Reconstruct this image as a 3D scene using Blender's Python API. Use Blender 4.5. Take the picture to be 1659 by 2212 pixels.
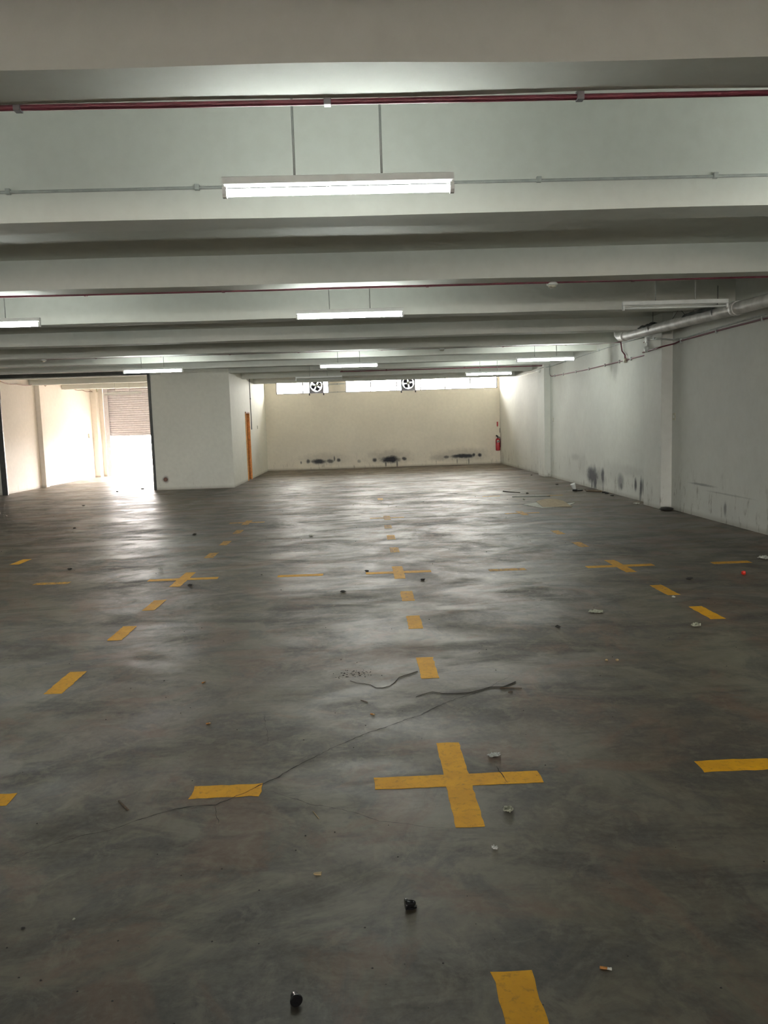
import bpy, math, random
from mathutils import Vector, Matrix
for o in list(bpy.data.objects): bpy.data.objects.remove(o)
S = bpy.context.scene
COL = S.collection
PI = math.pi
rnd = random.Random(7)

# ------------------------------------------------------------------ camera
F_PX, PITCH, YAW, ROLL = 1690.0, .111, .0272, -.0313
def cam_axes():
    cp, sp, cy, sy = math.cos(PITCH), math.sin(PITCH), math.cos(YAW), math.sin(YAW)
    f = Vector((sy*cp, cy*cp, -sp)); r = Vector((cy, -sy, 0)); u = r.cross(f)
    return r*math.cos(ROLL)+u*math.sin(ROLL), -r*math.sin(ROLL)+u*math.cos(ROLL), f
r_, u_, f_ = cam_axes()
cd = bpy.data.cameras.new('camera'); cam = bpy.data.objects.new('camera', cd); COL.objects.link(cam)
M4 = Matrix.Identity(4)
for i in range(3):
    M4[i][0] = r_[i]; M4[i][1] = u_[i]; M4[i][2] = -f_[i]
M4[0][3], M4[1][3], M4[2][3] = 0, 0, 1.62
cam.matrix_world = M4
cd.sensor_fit = 'VERTICAL'; cd.sensor_height = 24.0; cd.lens = 24.0*F_PX/2212.0
cd.clip_start = .05; cd.clip_end = 300
S.camera = cam

# ------------------------------------------------------------------ world, daylight, exposure
SKY = 34.0
w = bpy.data.worlds.new('sky'); S.world = w; w.use_nodes = True
bg = w.node_tree.nodes['Background']; bg.inputs[0].default_value = (1.0, .93, .88, 1); bg.inputs[1].default_value = SKY
sl = bpy.data.lights.new('sun', 'SUN'); sl.energy = 200; sl.color = (1.0, .80, .70); sl.angle = .012
so = bpy.data.objects.new('sun', sl); COL.objects.link(so); so.location = (0, 60, 50)
so.rotation_euler = Vector((-.80, -.05, -.60)).to_track_quat('-Z', 'Y').to_euler()
def portal(name, loc, rot, sx, sy):
    l = bpy.data.lights.new(name, 'AREA'); l.shape = 'RECTANGLE'; l.size = sx; l.size_y = sy
    l.cycles.is_portal = True
    o = bpy.data.objects.new(name, l); COL.objects.link(o); o.location = loc; o.rotation_euler = rot
# portals only guide the sampling of the sky through the real openings
portal('daylight_portal_shutter', (-7.3, 30.32, .78), (-PI/2, 0, 0), 4.7, 1.56)
portal('daylight_portal_left_window', (-2.13, 30.34, 3.17), (-PI/2, 0, 0), 2.0, .58)
portal('daylight_portal_right_window', (2.42, 30.34, 3.17), (-PI/2, 0, 0), 5.85, .58)
portal('daylight_portal_entrance', (-1.5, -20.1, 1.15), (PI/2, 0, 0), 5, 2.3)
S.view_settings.view_transform = 'Standard'; S.view_settings.look = 'None'
S.view_settings.gamma = 1; S.view_settings.use_curve_mapping = False
S.view_settings.exposure = 1.08
LAMP = 56.0
try:
    S.cycles.max_bounces = 7; S.cycles.diffuse_bounces = 5; S.cycles.glossy_bounces = 3; S.cycles.transparent_max_bounces = 10
    S.cycles.use_adaptive_sampling = True; S.cycles.adaptive_threshold = .08; S.cycles.adaptive_min_samples = 16
    S.cycles.sample_clamp_indirect = 6
except Exception: pass

# ------------------------------------------------------------------ material helpers
class NT:
    def __init__(s, name):
        s.m = bpy.data.materials.new(name); s.m.use_nodes = True; s.t = s.m.node_tree
        s.b = s.t.nodes['Principled BSDF']; s.co = None
    def n(s, typ, **k):
        nd = s.t.nodes.new(typ)
        for a, b in k.items(): setattr(nd, a, b)
        return nd
    def l(s, a, b): s.t.links.new(a, b)
    def obj(s):
        if s.co is None: s.co = s.n('ShaderNodeNewGeometry').outputs['Position']
        return s.co
    def mapping(s, scale, src=None, loc=(0, 0, 0)):
        m = s.n('ShaderNodeMapping'); m.inputs['Scale'].default_value = scale; m.inputs['Location'].default_value = loc
        s.l(src or s.obj(), m.inputs[0]); return m.outputs[0]
    def noise(s, vec, scale, detail=4, rough=.55, out='Fac', dist=0):
        n = s.n('ShaderNodeTexNoise'); n.inputs['Scale'].default_value = scale; n.inputs['Detail'].default_value = detail
        n.inputs['Roughness'].default_value = rough; n.inputs['Distortion'].default_value = dist
        s.l(vec, n.inputs['Vector']); return n.outputs[out]
    def ramp(s, fac, a, b, lo=0., hi=1., smooth=True):
        m = s.n('ShaderNodeMapRange'); m.inputs[1].default_value = a; m.inputs[2].default_value = b
        m.inputs[3].default_value = lo; m.inputs[4].default_value = hi
        if smooth: m.interpolation_type = 'SMOOTHSTEP'
        s.l(fac, m.inputs[0]); return m.outputs[0]
    def mix(s, fac, a, b, mode='MIX'):
        m = s.n('ShaderNodeMix', data_type='RGBA', blend_type=mode)
        for sock, v in ((m.inputs[0], fac), (m.inputs[6], a), (m.inputs[7], b)):
            if isinstance(v, bpy.types.NodeSocket): s.l(v, sock)
            else: sock.default_value = v if not isinstance(v, tuple) else (*v, 1)[:4]
        return m.outputs[2]
    def math(s, op, a, b=0.0, c=None):
        m = s.n('ShaderNodeMath', operation=op)
        for i, v in enumerate((a, b) if c is None else (a, b, c)):
            if isinstance(v, bpy.types.NodeSocket): s.l(v, m.inputs[i])
            else: m.inputs[i].default_value = v
        return m.outputs[0]
    def bump(s, h, strength, dist=.02):
        b = s.n('ShaderNodeBump'); b.inputs['Strength'].default_value = strength; b.inputs['Distance'].default_value = dist
        s.l(h, b.inputs['Height']); s.l(b.outputs[0], s.b.inputs['Normal'])
    def col(s, c):
        if isinstance(c, bpy.types.NodeSocket): s.l(c, s.b.inputs['Base Color'])
        else: s.b.inputs['Base Color'].default_value = (*c, 1)
    def rough(s, r):
        if isinstance(r, bpy.types.NodeSocket): s.l(r, s.b.inputs['Roughness'])
        else: s.b.inputs['Roughness'].default_value = r

def simple(name, c, rough=.6, metal=0., var=.12, scale=14):
    k = NT(name); n = k.noise(k.obj(), scale, 3)
    f = k.ramp(n, .3, .7)
    k.col(k.mix(f, tuple(x*(1-var) for x in c), tuple(min(1, x*(1+var)) for x in c)))
    k.rough(rough); k.b.inputs['Metallic'].default_value = metal
    return k.m

def stained(name, c, c2, stains=(), stain_col=(.022, .024, .034), speck=None, wave=.25, rough=.75):
    """painted plaster; stains = (centre, radii, strength) ellipses in world metres, edges broken up by noise"""
    k = NT(name); p = k.obj()
    big = k.ramp(k.noise(p, .6, 5), .35, .68)
    col = k.mix(big, c, c2)
    fine = k.ramp(k.noise(p, 9, 4), .3, .75)
    col = k.mix(k.math('MULTIPLY', fine, .10), col, (.36, .35, .30))
    if speck:      # grime rising from the floor: (height, strength)
        z = k.n('ShaderNodeSeparateXYZ'); k.l(p, z.inputs[0])
        g = k.ramp(z.outputs[2], speck[0], 0.0)
        st = k.ramp(k.noise(k.mapping((9, 9, 3)), 1.0, 5, .65), .55, .72)
        col = k.mix(k.math('MULTIPLY', k.math('MULTIPLY', g, st), speck[1]), col, (.16, .14, .11))
        g2 = k.ramp(z.outputs[2], .10, 0.0)
        col = k.mix(k.math('MULTIPLY', g2, .45), col, (.20, .17, .12))
    if stains:
        nz = k.noise(p, 5.5, 4, .6, 'Color')
        off = k.n('ShaderNodeVectorMath', operation='SUBTRACT'); k.l(nz, off.inputs[0]); off.inputs[1].default_value = (.5, .5, .5)
        acc = None
        for (cx, cy, cz), (rx, ry, rz), st in stains:
            sub = k.n('ShaderNodeVectorMath', operation='SUBTRACT'); k.l(p, sub.inputs[0]); sub.inputs[1].default_value = (cx, cy, cz)
            ml = k.n('ShaderNodeVectorMath', operation='MULTIPLY'); k.l(sub.outputs[0], ml.inputs[0]); ml.inputs[1].default_value = (1/rx, 1/ry, 1/rz)
            ad = k.n('ShaderNodeVectorMath', operation='MULTIPLY_ADD'); k.l(off.outputs[0], ad.inputs[0]); ad.inputs[1].default_value = (.9, .9, .9); k.l(ml.outputs[0], ad.inputs[2])
            ln = k.n('ShaderNodeVectorMath', operation='LENGTH'); k.l(ad.outputs[0], ln.inputs[0])
            mk = k.ramp(ln.outputs['Value'], 1.25, .35, 0, st)
            acc = mk if acc is None else k.math('MAXIMUM', acc, mk)
        col = k.mix(acc, col, stain_col)
    k.col(col); k.rough(rough)
    h = k.math('ADD', k.math('MULTIPLY', k.noise(p, 1.6, 2), .8), k.math('MULTIPLY', k.noise(p, 26, 3), .06))
    k.bump(h, wave, .03)
    return k.m

M = {}
M['ceiling'] = stained('white_painted_concrete', (.60, .62, .57), (.66, .67, .62), wave=.35)
YR = 5.38
right_stains = [((YR, 18.12, .14), (.3, .045, .26), .95), ((YR, 17.95, .10), (.3, .035, .24), .9), ((YR, 17.28, .18), (.3, .03, .3), .8), ((YR, 14.95, .12), (.3, .03, .22), .8), ((YR, 16.6, .5), (.3, .8, .25), .13), ((YR, 18.9, .55), (.3, .4, .3), .15), ((YR, 15.6, .55), (.3, .9, .12), .15), ((YR, 18.05, .30), (.3, .55, .24), .93), ((YR, 17.85, .17), (.3, .16, .24), .95), ((YR, 17.3, .33), (.3, .16, .2), .9), ((YR, 17.5, .28), (.3, .5, .24), .4),
    ((YR, 16.1, .30), (.3, .24, .2), .6), ((YR, 16.05, .2), (.3, .1, .1), .8), ((YR, 15.2, .29), (.3, .08, .14), .92), ((YR, 14.9, .26), (.3, .07, .24), .95), ((YR, 14.72, .30), (.3, .16, .2), .65),
    ((YR, 11.4, .22), (.3, .05, .12), .6), ((YR, 12.2, .52), (.3, .5, .022), .5), ((YR, 11.3, .44), (.3, .8, .014), .3), ((YR, 16.48, 2.8), (.3, .28, .42), .35), ((YR, 19.5, .66), (.3, .5, .1), .2)]
M['wall_right'] = stained('white_plaster_right', (.58, .59, .55), (.64, .65, .60), right_stains, speck=(1.0, .8), wave=.15)
YF = 30.1
far_stains = [((-1.62, YF, .30), (.34, .4, .12), .97), ((-1.2, YF, .30), (.18, .4, .10), .85), ((-2.02, YF, .31), (.09, .4, .10), .85), ((-1.02, YF, .38), (.04, .4, .13), .8), ((-.86, YF, .33), (.1, .4, .09), .9),
    ((-1.4, YF, .38), (.95, .4, .28), .22), ((-2.3, YF, .27), (.04, .4, .06), .7),
    ((1.12, YF, .29), (.50, .4, .17), .99), ((.95, YF, .16), (.04, .4, .18), .8), ((1.38, YF, .14), (.04, .4, .2), .8), ((.52, YF, .29), (.11, .4, .1), .9), ((1.66, YF, .30), (.11, .4, .09), .9), ((1.1, YF, .36), (.95, .4, .34), .3), ((-.08, YF, .26), (.08, .4, .08), .5),
    ((3.95, YF, .33), (.60, .4, .11), .98), ((3.3, YF, .31), (.14, .4, .08), .8), ((3.1, YF, .3), (.5, .4, .15), .35), ((4.35, YF, .36), (.09, .4, .09), .95), ((4.58, YF, .35), (.10, .4, .09), .95), ((3.9, YF, .38), (1.15, .4, .28), .3), ((3.7, YF, .16), (.03, .4, .15), .6), ((4.15, YF, .14), (.03, .4, .16), .7)]
M['wall_far'] = stained('cream_plaster_far', (.76, .71, .61), (.82, .77, .66), far_stains, speck=(.7, .5), wave=.12)
M['wall'] = stained('offwhite_plaster', (.77, .77, .70), (.83, .83, .75), [((-5.47, 22, .29), (.10, .3, .10), .8)], stain_col=(.17, .12, .11), speck=(.5, .35), wave=.15)
M['wall_in'] = stained('warm_plaster_side_room', (.76, .71, .64), (.82, .76, .69), speck=(.5, .3), wave=.1)
M['ext'] = simple('outdoor_pavement', (.45, .44, .42), .9)
M['steel_dark'] = simple('dark_grey_painted_steel', (.075, .08, .078), .5, .2)
M['shutter'] = simple('grey_galvanised_slat', (.62, .60, .64), .5, .1, .06)
M['red'] = simple('red_painted_conduit', (.125, .022, .036), .5)
M['red_bright'] = simple('red_enamel', (.42, .028, .035), .35)
M['clip_dark'] = simple('dull_grey_clip', (.13, .13, .14), .5)
M['grey_pipe'] = simple('grey_conduit', (.36, .38, .36), .5)
M['white_pipe'] = simple('greyish_white_pipe', (.56, .55, .52), .5, 0, .2, 5)
M['white_metal'] = simple('white_enamel', (.66, .68, .66), .4, 0, .04)
M['black'] = simple('black_rubber', (.008, .008, .009), .22)
M['fan_dark'] = simple('dark_fan_metal', (.035, .035, .045), .5, .3)
M['fan_plate'] = simple('grey_fan_plate', (.17, .17, .19), .5, .2)
M['frame'] = simple('window_frame_metal', (.16, .16, .17), .5, .3)
M['orange'] = simple('varnished_orange_wood', (.84, .40, .12), .35, 0, .15, 20)
M['orange_dark'] = simple('dark_wood_groove', (.30, .11, .03), .4)
M['wood'] = simple('weathered_brown_wood', (.10, .07, .045), .8, 0, .3, 40)
M['twig'] = simple('dry_dark_twig', (.035, .028, .022), .85)
M['card'] = simple('brown_cardboard', (.36, .28, .17), .8)
M['paper'] = simple('dirty_white_paper', (.50, .51, .45), .8, 0, .2, 50)
M['foil'] = simple('crumpled_translucent_plastic', (.55, .55, .52), .25, .3, .3, 90)
M['leaf'] = simple('pale_dry_leaf', (.38, .38, .29), .7, 0, .25, 60)
M['tan'] = simple('tan_chip', (.42, .31, .16), .7, 0, .2, 60)
M['filter'] = simple('orange_filter_paper', (.38, .17, .04), .7, 0, .2, 90)
M['redball'] = simple('red_plastic', (.6, .03, .015), .4)
M['pebble'] = simple('dark_grit', (.03, .028, .025), .9)
M['cable'] = simple('brown_cable', (.22, .12, .09), .6)
M['crack'] = simple('dark_brown_crack', (.022, .019, .015), .95)  # one dark brown tone for the crack ribbons
M['cream_box'] = simple('cream_plastic', (.52, .50, .40), .5)
M['yellow_box'] = simple('yellowed_plastic', (.45, .34, .1), .5)

def lamp_mat():
    m = bpy.data.materials.new('glowing_fluorescent_tube'); m.use_nodes = True; t = m.node_tree
    for n in list(t.nodes): t.nodes.remove(n)
    e = t.nodes.new('ShaderNodeEmission'); e.inputs[0].default_value = (.94, 1.0, .95, 1); e.inputs[1].default_value = LAMP
    o = t.nodes.new('ShaderNodeOutputMaterial'); t.links.new(e.outputs[0], o.inputs[0]); return m
M['tube_on'] = lamp_mat()
M['tube_off'] = simple('unlit_white_glass_tube', (.68, .71, .68), .2, 0, .03)
def glass_mat():
    k = NT('thin_louvre_glass'); t = k.t
    tr = k.n('ShaderNodeBsdfTransparent'); tr.inputs[0].default_value = (.93, .95, .94, 1)
    gl = k.n('ShaderNodeBsdfGlossy'); gl.inputs[1].default_value = .05
    mx = k.n('ShaderNodeMixShader'); mx.inputs[0].default_value = .07
    k.l(tr.outputs[0], mx.inputs[1]); k.l(gl.outputs[0], mx.inputs[2])
    k.l(mx.outputs[0], t.nodes['Material Output'].inputs[0]); return k.m
M['glass'] = glass_mat()

def floor_colour(k):
    p = k.obj()
    n1 = k.ramp(k.noise(p, .55, 6, .6), .36, .64)
    n2 = k.ramp(k.noise(k.mapping((.9, .6, 1)), 1.3, 7, .64, dist=.8), .42, .62)
    n3 = k.ramp(k.noise(k.mapping((.6, 1.2, 1), loc=(4, 9, 0)), 1.3, 7, .68, dist=.9), .47, .63)
    n4 = k.ramp(k.noise(p, 34, 5, .65), .3, .75)
    n5 = k.ramp(k.noise(k.mapping((1, .5, 1), loc=(9, 2, 0)), 1.0, 6, .62, dist=.6), .48, .64)
    m1 = k.ramp(k.noise(k.mapping((1, .8, 1), loc=(1, 7, 0)), 2.7, 7, .68, dist=1.0), .46, .62)
    m2 = k.ramp(k.noise(k.mapping((1, 1, 1), loc=(5, 3, 0)), 7.5, 6, .72, dist=.6), .48, .66)
    m3 = k.ramp(k.noise(k.mapping((1, 1, 1), loc=(8, 1, 0)), 1.6, 6, .66, dist=.8), .50, .62)
    m5 = k.ramp(k.noise(k.mapping((.35, 1.6, 1), loc=(3, 8, 0)), 3.2, 6, .7, dist=.5), .52, .66)
    c = k.mix(n1, (.074, .066, .045), (.128, .119, .088))
    c = k.mix(k.math('MULTIPLY', n2, .7), c, (.084, .062, .046))
    c = k.mix(k.math('MULTIPLY', n5, .62), c, (.170, .170, .134))
    c = k.mix(k.math('MULTIPLY', n3, .72), c, (.034, .031, .029))
    c = k.mix(k.math('MULTIPLY', m1, .62), c, (.038, .037, .038))
    c = k.mix(k.math('MULTIPLY', m3, .65), c, (.135, .082, .054))
    c = k.mix(k.math('MULTIPLY', m2, .42), c, (.185, .172, .130))
    c = k.mix(k.math('MULTIPLY', m5, .42), c, (.026, .024, .020))
    c = k.mix(k.math('MULTIPLY', n4, .22), c, (.20, .19, .155))
    # scattered dark specks
    v = k.n('ShaderNodeTexVoronoi'); v.inputs['Scale'].default_value = 7; k.l(p, v.inputs['Vector'])
    sp = k.ramp(v.outputs['Distance'], .03, .015)
    c = k.mix(k.math('MULTIPLY', sp, .3), c, (.02, .018, .015))
    return c, n2, n3, n5
def floor_mat():
    k = NT('stained_polished_concrete'); c, n2, n3, n5 = floor_colour(k)
    c = k.mix(1.0, c, (1.04, .955, .90), 'MULTIPLY'); k.col(c)
    r = k.math('ADD', k.ramp(k.noise(k.mapping((.7, 1.1, 1), loc=(2, 5, 0)), 1.1, 7, .68, dist=1.2), .36, .66, .40, .58), k.math('MULTIPLY', n3, .10))
    k.rough(r); k.b.inputs['Specular IOR Level'].default_value = .36
    h = k.math('ADD', k.math('MULTIPLY', k.noise(k.mapping((1.0, 1.5, 1)), 2.6, 6, .62, dist=.8), .35), k.math('MULTIPLY', k.noise(k.obj(), 60, 3), .05))
    k.bump(h, .05, .02); return k.m
M['floor'] = floor_mat()
def paint_mat(name, fade):
    k = NT(name); p = k.obj(); c, *_ = floor_colour(k)
    y = k.mix(k.ramp(k.noise(p, 6, 4), .3, .7), (.80, .39, .001), (.68, .32, .001))
    y = k.mix(k.math('MULTIPLY', k.ramp(k.noise(p, 38, 4, .7), .5, .72), .5), y, (.30, .16, .012))
    wear = k.ramp(k.noise(p, 24, 6, .72), .66-fade*.4, .74-fade*.22)
    k.col(k.mix(k.math('MAXIMUM', k.math('MULTIPLY', wear, .85), fade*.55), y, c)); k.rough(.6); k.b.inputs['Specular IOR Level'].default_value = .2
    return k.m
M['paint'] = paint_mat('yellow_floor_paint', .05)
M['paint_worn'] = paint_mat('worn_yellow_floor_paint', .30)
M['paint_faint'] = paint_mat('faded_yellow_floor_paint', .62)

# ------------------------------------------------------------------ mesh helpers
class MB:
    def __init__(s): s.v = []; s.f = []; s.sm = []
    def box(s, a, b):
        x0, y0, z0 = a; x1, y1, z1 = b; o = len(s.v)
        s.v += [(x0,y0,z0),(x1,y0,z0),(x1,y1,z0),(x0,y1,z0),(x0,y0,z1),(x1,y0,z1),(x1,y1,z1),(x0,y1,z1)]
        s.f += [tuple(o+i for i in q) for q in ((0,3,2,1),(4,5,6,7),(0,1,5,4),(1,2,6,5),(2,3,7,6),(3,0,4,7))]; s.sm += [0]*6; return s
    def prism(s, poly, z0, z1, axis='z'):
        n = len(poly); o = len(s.v)
        for z in (z0, z1):
            for p in poly:
                s.v.append({'z': (p[0], p[1], z), 'x': (z, p[0], p[1]), 'y': (p[0], z, p[1])}[axis])
        s.f += [tuple(o+i for i in reversed(range(n))), tuple(o+n+i for i in range(n))]; s.sm += [0, 0]
        for i in range(n):
            j = (i+1) % n; s.f.append((o+i, o+j, o+n+j, o+n+i)); s.sm.append(0)
        return s
    def tube(s, pts, r, n=10, rs=None, cap=True):
        pts = [Vector(p) for p in pts]; o = len(s.v); m = len(pts); up = None
        for i, p in enumerate(pts):
            d = (pts[min(i+1, m-1)]-pts[max(i-1, 0)]).normalized()
            if up is None:
                up = Vector((0, 0, 1)) if abs(d.z) < .9 else Vector((1, 0, 0))
            a = d.cross(up).normalized(); up = a.cross(d).normalized()
            rr = rs[i] if rs else r
            for k in range(n):
                t = 2*PI*k/n; s.v.append(tuple(p+a*math.cos(t)*rr+up*math.sin(t)*rr))
        for i in range(m-1):
            for k in range(n):
                k2 = (k+1) % n; s.f.append((o+i*n+k, o+i*n+k2, o+(i+1)*n+k2, o+(i+1)*n+k)); s.sm.append(1)
        if cap:
            s.f.append(tuple(o+k for k in reversed(range(n)))); s.f.append(tuple(o+(m-1)*n+k for k in range(n))); s.sm += [0, 0]
        return s
    def lathe(s, prof, n=20, origin=(0, 0, 0), axis=(0, 0, 1)):
        ax = Vector(axis).normalized(); a = ax.orthogonal().normalized(); b = ax.cross(a); O = Vector(origin); o = len(s.v)
        for r, h in prof:
            for k in range(n):
                t = 2*PI*k/n; s.v.append(tuple(O+ax*h+(a*math.cos(t)+b*math.sin(t))*r))
        for i in range(len(prof)-1):
            for k in range(n):
                k2 = (k+1) % n; s.f.append((o+i*n+k, o+i*n+k2, o+(i+1)*n+k2, o+(i+1)*n+k)); s.sm.append(1)
        s.f.append(tuple(o+k for k in reversed(range(n)))); s.f.append(tuple(o+(len(prof)-1)*n+k for k in range(n))); s.sm += [0, 0]
        return s
    def grid(s, nx, ny, fn, smooth=1):
        o = len(s.v)
        for j in range(ny+1):
            for i in range(nx+1): s.v.append(tuple(fn(i/nx, j/ny)))
        for j in range(ny):
            for i in range(nx):
                a = o+j*(nx+1)+i; s.f.append((a, a+1, a+nx+2, a+nx+1)); s.sm.append(smooth)
        return s
    def build(s, name, mat, parent=None, bevel=0):
        me = bpy.data.meshes.new(name); me.from_pydata(s.v, [], s.f); me.materials.append(M[mat] if isinstance(mat, str) else mat)
        me.polygons.foreach_set('use_smooth', [bool(x) for x in s.sm]); me.update()
        o = bpy.data.objects.new(name, me); COL.objects.link(o)
        if parent: o.parent = parent
        if bevel:
            b = o.modifiers.new('bevel', 'BEVEL'); b.width = bevel; b.segments = 2; b.limit_method = 'ANGLE'
        return o
def tag(o, label, cat, group=None):
    o['label'] = label; o['category'] = cat
    if group: o['group'] = group
    return o
def struct(o, label=None):
    o['kind'] = 'structure'
    if label: o['label'] = label
    return o
def empty(name, label=None, cat=None, loc=(0, 0, 0), rz=0, group=None, structure=False):
    o = bpy.data.objects.new(name, None); COL.objects.link(o); o.location = loc; o.rotation_euler = (0, 0, rz); o.empty_display_size = .1
    if structure: struct(o, label)
    else: tag(o, label, cat, group)
    return o
def copy_tree(o, parent=None):
    c = o.copy(); COL.objects.link(c)
    if parent: c.parent = parent
    for ch in list(o.children): copy_tree(ch, c)
    return c

# ------------------------------------------------------------------ structure
XL, XR = -14.0, YR
floor = struct(MB().box((XL-.3, -20.2, -.2), (XR+.3, 30.3, 0)).build('floor', 'floor'), 'stained polished grey concrete floor of the parking hall')
struct(MB().box((-40, 30.3, -.3), (40, 90, -.02)).build('ground', 'ext'), 'pavement outside behind the far wall')
struct(MB().box((-40, -80, -.3), (40, -20.2, -.02)).build('ground', 'ext'), 'pavement outside the open end behind the viewer')

# ceiling slab in bays, beams hang below it; beam = (near y, far y, bottom z)
beams = [(-18, -17.7, 3.14), (-14, -13.7, 3.14), (-10, -9.7, 3.14), (-6, -5.7, 3.14), (-3.4, -3.1, 3.14), (-.4, -.1, 3.14),
         (3.50, 3.83, 3.14), (5.90, 6.22, 3.14), (8.56, 8.85, 3.14), (11.20, 11.52, 3.14), (13.84, 14.14, 3.14), (15.98, 16.26, 3.14),
         (17.75, 18.05, 3.14), (19.65, 19.92, 3.14), (22.0, 22.28, 3.175), (24.35, 24.65, 3.15), (26.98, 27.28, 3.14)]
bay_top = lambda y: 4.05 if y < 6 else 3.45 if 6 < y < 8.6 else 3.62 if 8.6 < y < 11 else 3.36 if 8.6 < y < 16 else 3.52 if y > 27 else 3.40
cb = MB(); ys = [-20.2]+[b[0]+.1 for b in beams]+[30.3]
for a, b in zip(ys, ys[1:]): cb.box((XL-.3, a, bay_top((a+b)/2)), (XR+.3, b, 4.3))
ceiling = struct(cb.build('ceiling', 'ceiling'), 'white painted concrete ceiling slab with shallow cross beams')
def wavy_beam(y0, y1, zb, seed):
    rr = random.Random(seed); ph = [rr.uniform(0, 6.28) for _ in range(6)]
    def wob(x, k): return .008*math.sin(x*1.3+ph[k])+.006*math.sin(x*3.1+ph[k+1])
    mb = MB(); nx = 90; o = 0
    for i in range(nx+1):
        x = XL+(XR-XL)*i/nx
        mb.v += [(x, y0+wob(x, 0), 4.1), (x, y0+wob(x, 0), zb+wob(x, 2)*.35), (x, y1+wob(x, 3), zb+wob(x, 4)*.35), (x, y1+wob(x, 3), 4.1)]
    for i in range(nx):
        for k in range(3):
            a = i*4+k; mb.f.append((a, a+4, a+5, a+1)); mb.sm.append(0)
    return mb
for i, (a, b, z) in enumerate(beams): wavy_beam(a, b, z, i).build('beam', 'ceiling', ceiling)

# far wall with two high window strips and the shutter opening
W1, W2, WZ0, WZ1 = (-3.13, -1.13), (-.50, 5.30), 2.885, 3.46
fw = MB()
fw.box((-4.62, YF, 0), (5.7, 30.3, WZ0)).box((-4.62, YF, WZ1), (5.7, 30.3, 3.7))
fw.box((-4.62, YF, WZ0), (W1[0], 30.3, WZ1)).box((W1[1], YF, WZ0), (W2[0], 30.3, WZ1)).box((W2[1], YF, WZ0), (5.7, 30.3, WZ1))
struct(fw.build('wall_far', 'wall_far'), 'cream far wall with sooty stains near the floor and high window strips')
lw = MB(); lw.box((XL-.3, YF, 0), (-9.66, 30.3, 3.7)).box((-9.66, YF, 3.40), (-4.62, 30.3, 3.7))
struct(MB().box((-4.5, 30.3, 3.62), (7, 31.0, 3.75)).build('trim_2', 'ext'), 'unseen eave added outside above the window strips to block high sky')  # eave added out of view, keeps the high sky off the far floor
struct(lw.build('wall_shutter', 'wall_in'), 'side room wall around the roller shutter')
# right wall and pillars
wr = struct(MB().box((XR, -20.2, 0), (XR+.3, 30.3, 4.2)).build('wall_right', 'wall_right'), 'long grimy white right wall with dark stains near the floor')
for y0, y1, xx in ((-3.4, -2.6, .2), (5.0, 5.8, .19), (13.42, 14.25, .19), (22.1, 22.9, .17)):
    MB().box((XR-xx, y0, 0), (XR+.02, y1, 3.45)).build('pillar', 'wall_right', wr, .008)
# partition at y = 22 and the wall with the orange door
pf = MB().box((-5.73, 22.0, 0), (-3.57, 22.2, 3.6)).box((-9.95, 22.0, 3.19), (-5.73, 22.2, 3.6)).box((XL-.3, 22.0, 0), (-9.95, 22.2, 3.6))
struct(pf.build('wall_partition', 'wall'), 'off-white partition wall beside the wide opening')
DY0, DY1, DZ = 24.72, 25.58, 2.16
pd = MB().box((-3.72, 22.2, 0), (-3.57, DY0, 3.6)).box((-3.72, DY1, 0), (-3.57, YF, 3.6)).box((-3.72, DY0, DZ), (-3.57, DY1, 3.6))
struct(pd.build('wall_door', 'wall'), 'off-white wall with an orange door seen edge on')
swl = struct(MB().box((-10.3, 22.2, 0), (-10.0, YF, 3.6)).build('wall_left', 'wall_in'), 'brightly daylit left wall of the side room')
MB().box((-10.0, 24.75, 0), (-9.86, 25.0, 3.5)).build('pillar', 'wall_in', swl, .006)
MB().box((-10.0, 29.75, 0), (-9.80, 30.1, 3.5)).build('pillar', 'wall_in', swl, .006)
struct(MB().box((XL-.3, -20.2, 0), (XL, 22.0, 4.2)).build('wall_left', 'wall'), 'left wall of the main hall beyond the view')
bw = MB().box((XL, -20.2, 0), (-4, -20.0, 4.2)).box((1, -20.2, 0), (XR, -20.0, 4.2)).box((-4, -20.2, 2.3), (1, -20.0, 4.2))
struct(bw.build('wall_back', 'wall'), 'rear wall with the entrance opening behind the viewer')

# dark steel frame of the opening
t = empty('trim_1', 'dark grey steel frame around the wide opening', structure=True, loc=(-7.8, 22.0, 0))
def local(mb, name, mat, parent, bevel=0):
    o = mb.build(name, mat, parent, bevel); o.matrix_parent_inverse = Matrix.Translation(-Vector(parent.location)); return o
local(MB().box((-9.97, 21.94, 0), (-9.82, 22.0, 3.2)), 'jamb', 'steel_dark', t, .004)
local(MB().box((-5.80, 21.96, 0), (-5.73, 22.22, 3.2)), 'jamb', 'steel_dark', t, .004)
local(MB().box((-9.97, 21.93, 3.195), (-5.73, 22.22, 3.34)), 'header', 'steel_dark', t, .004)

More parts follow.
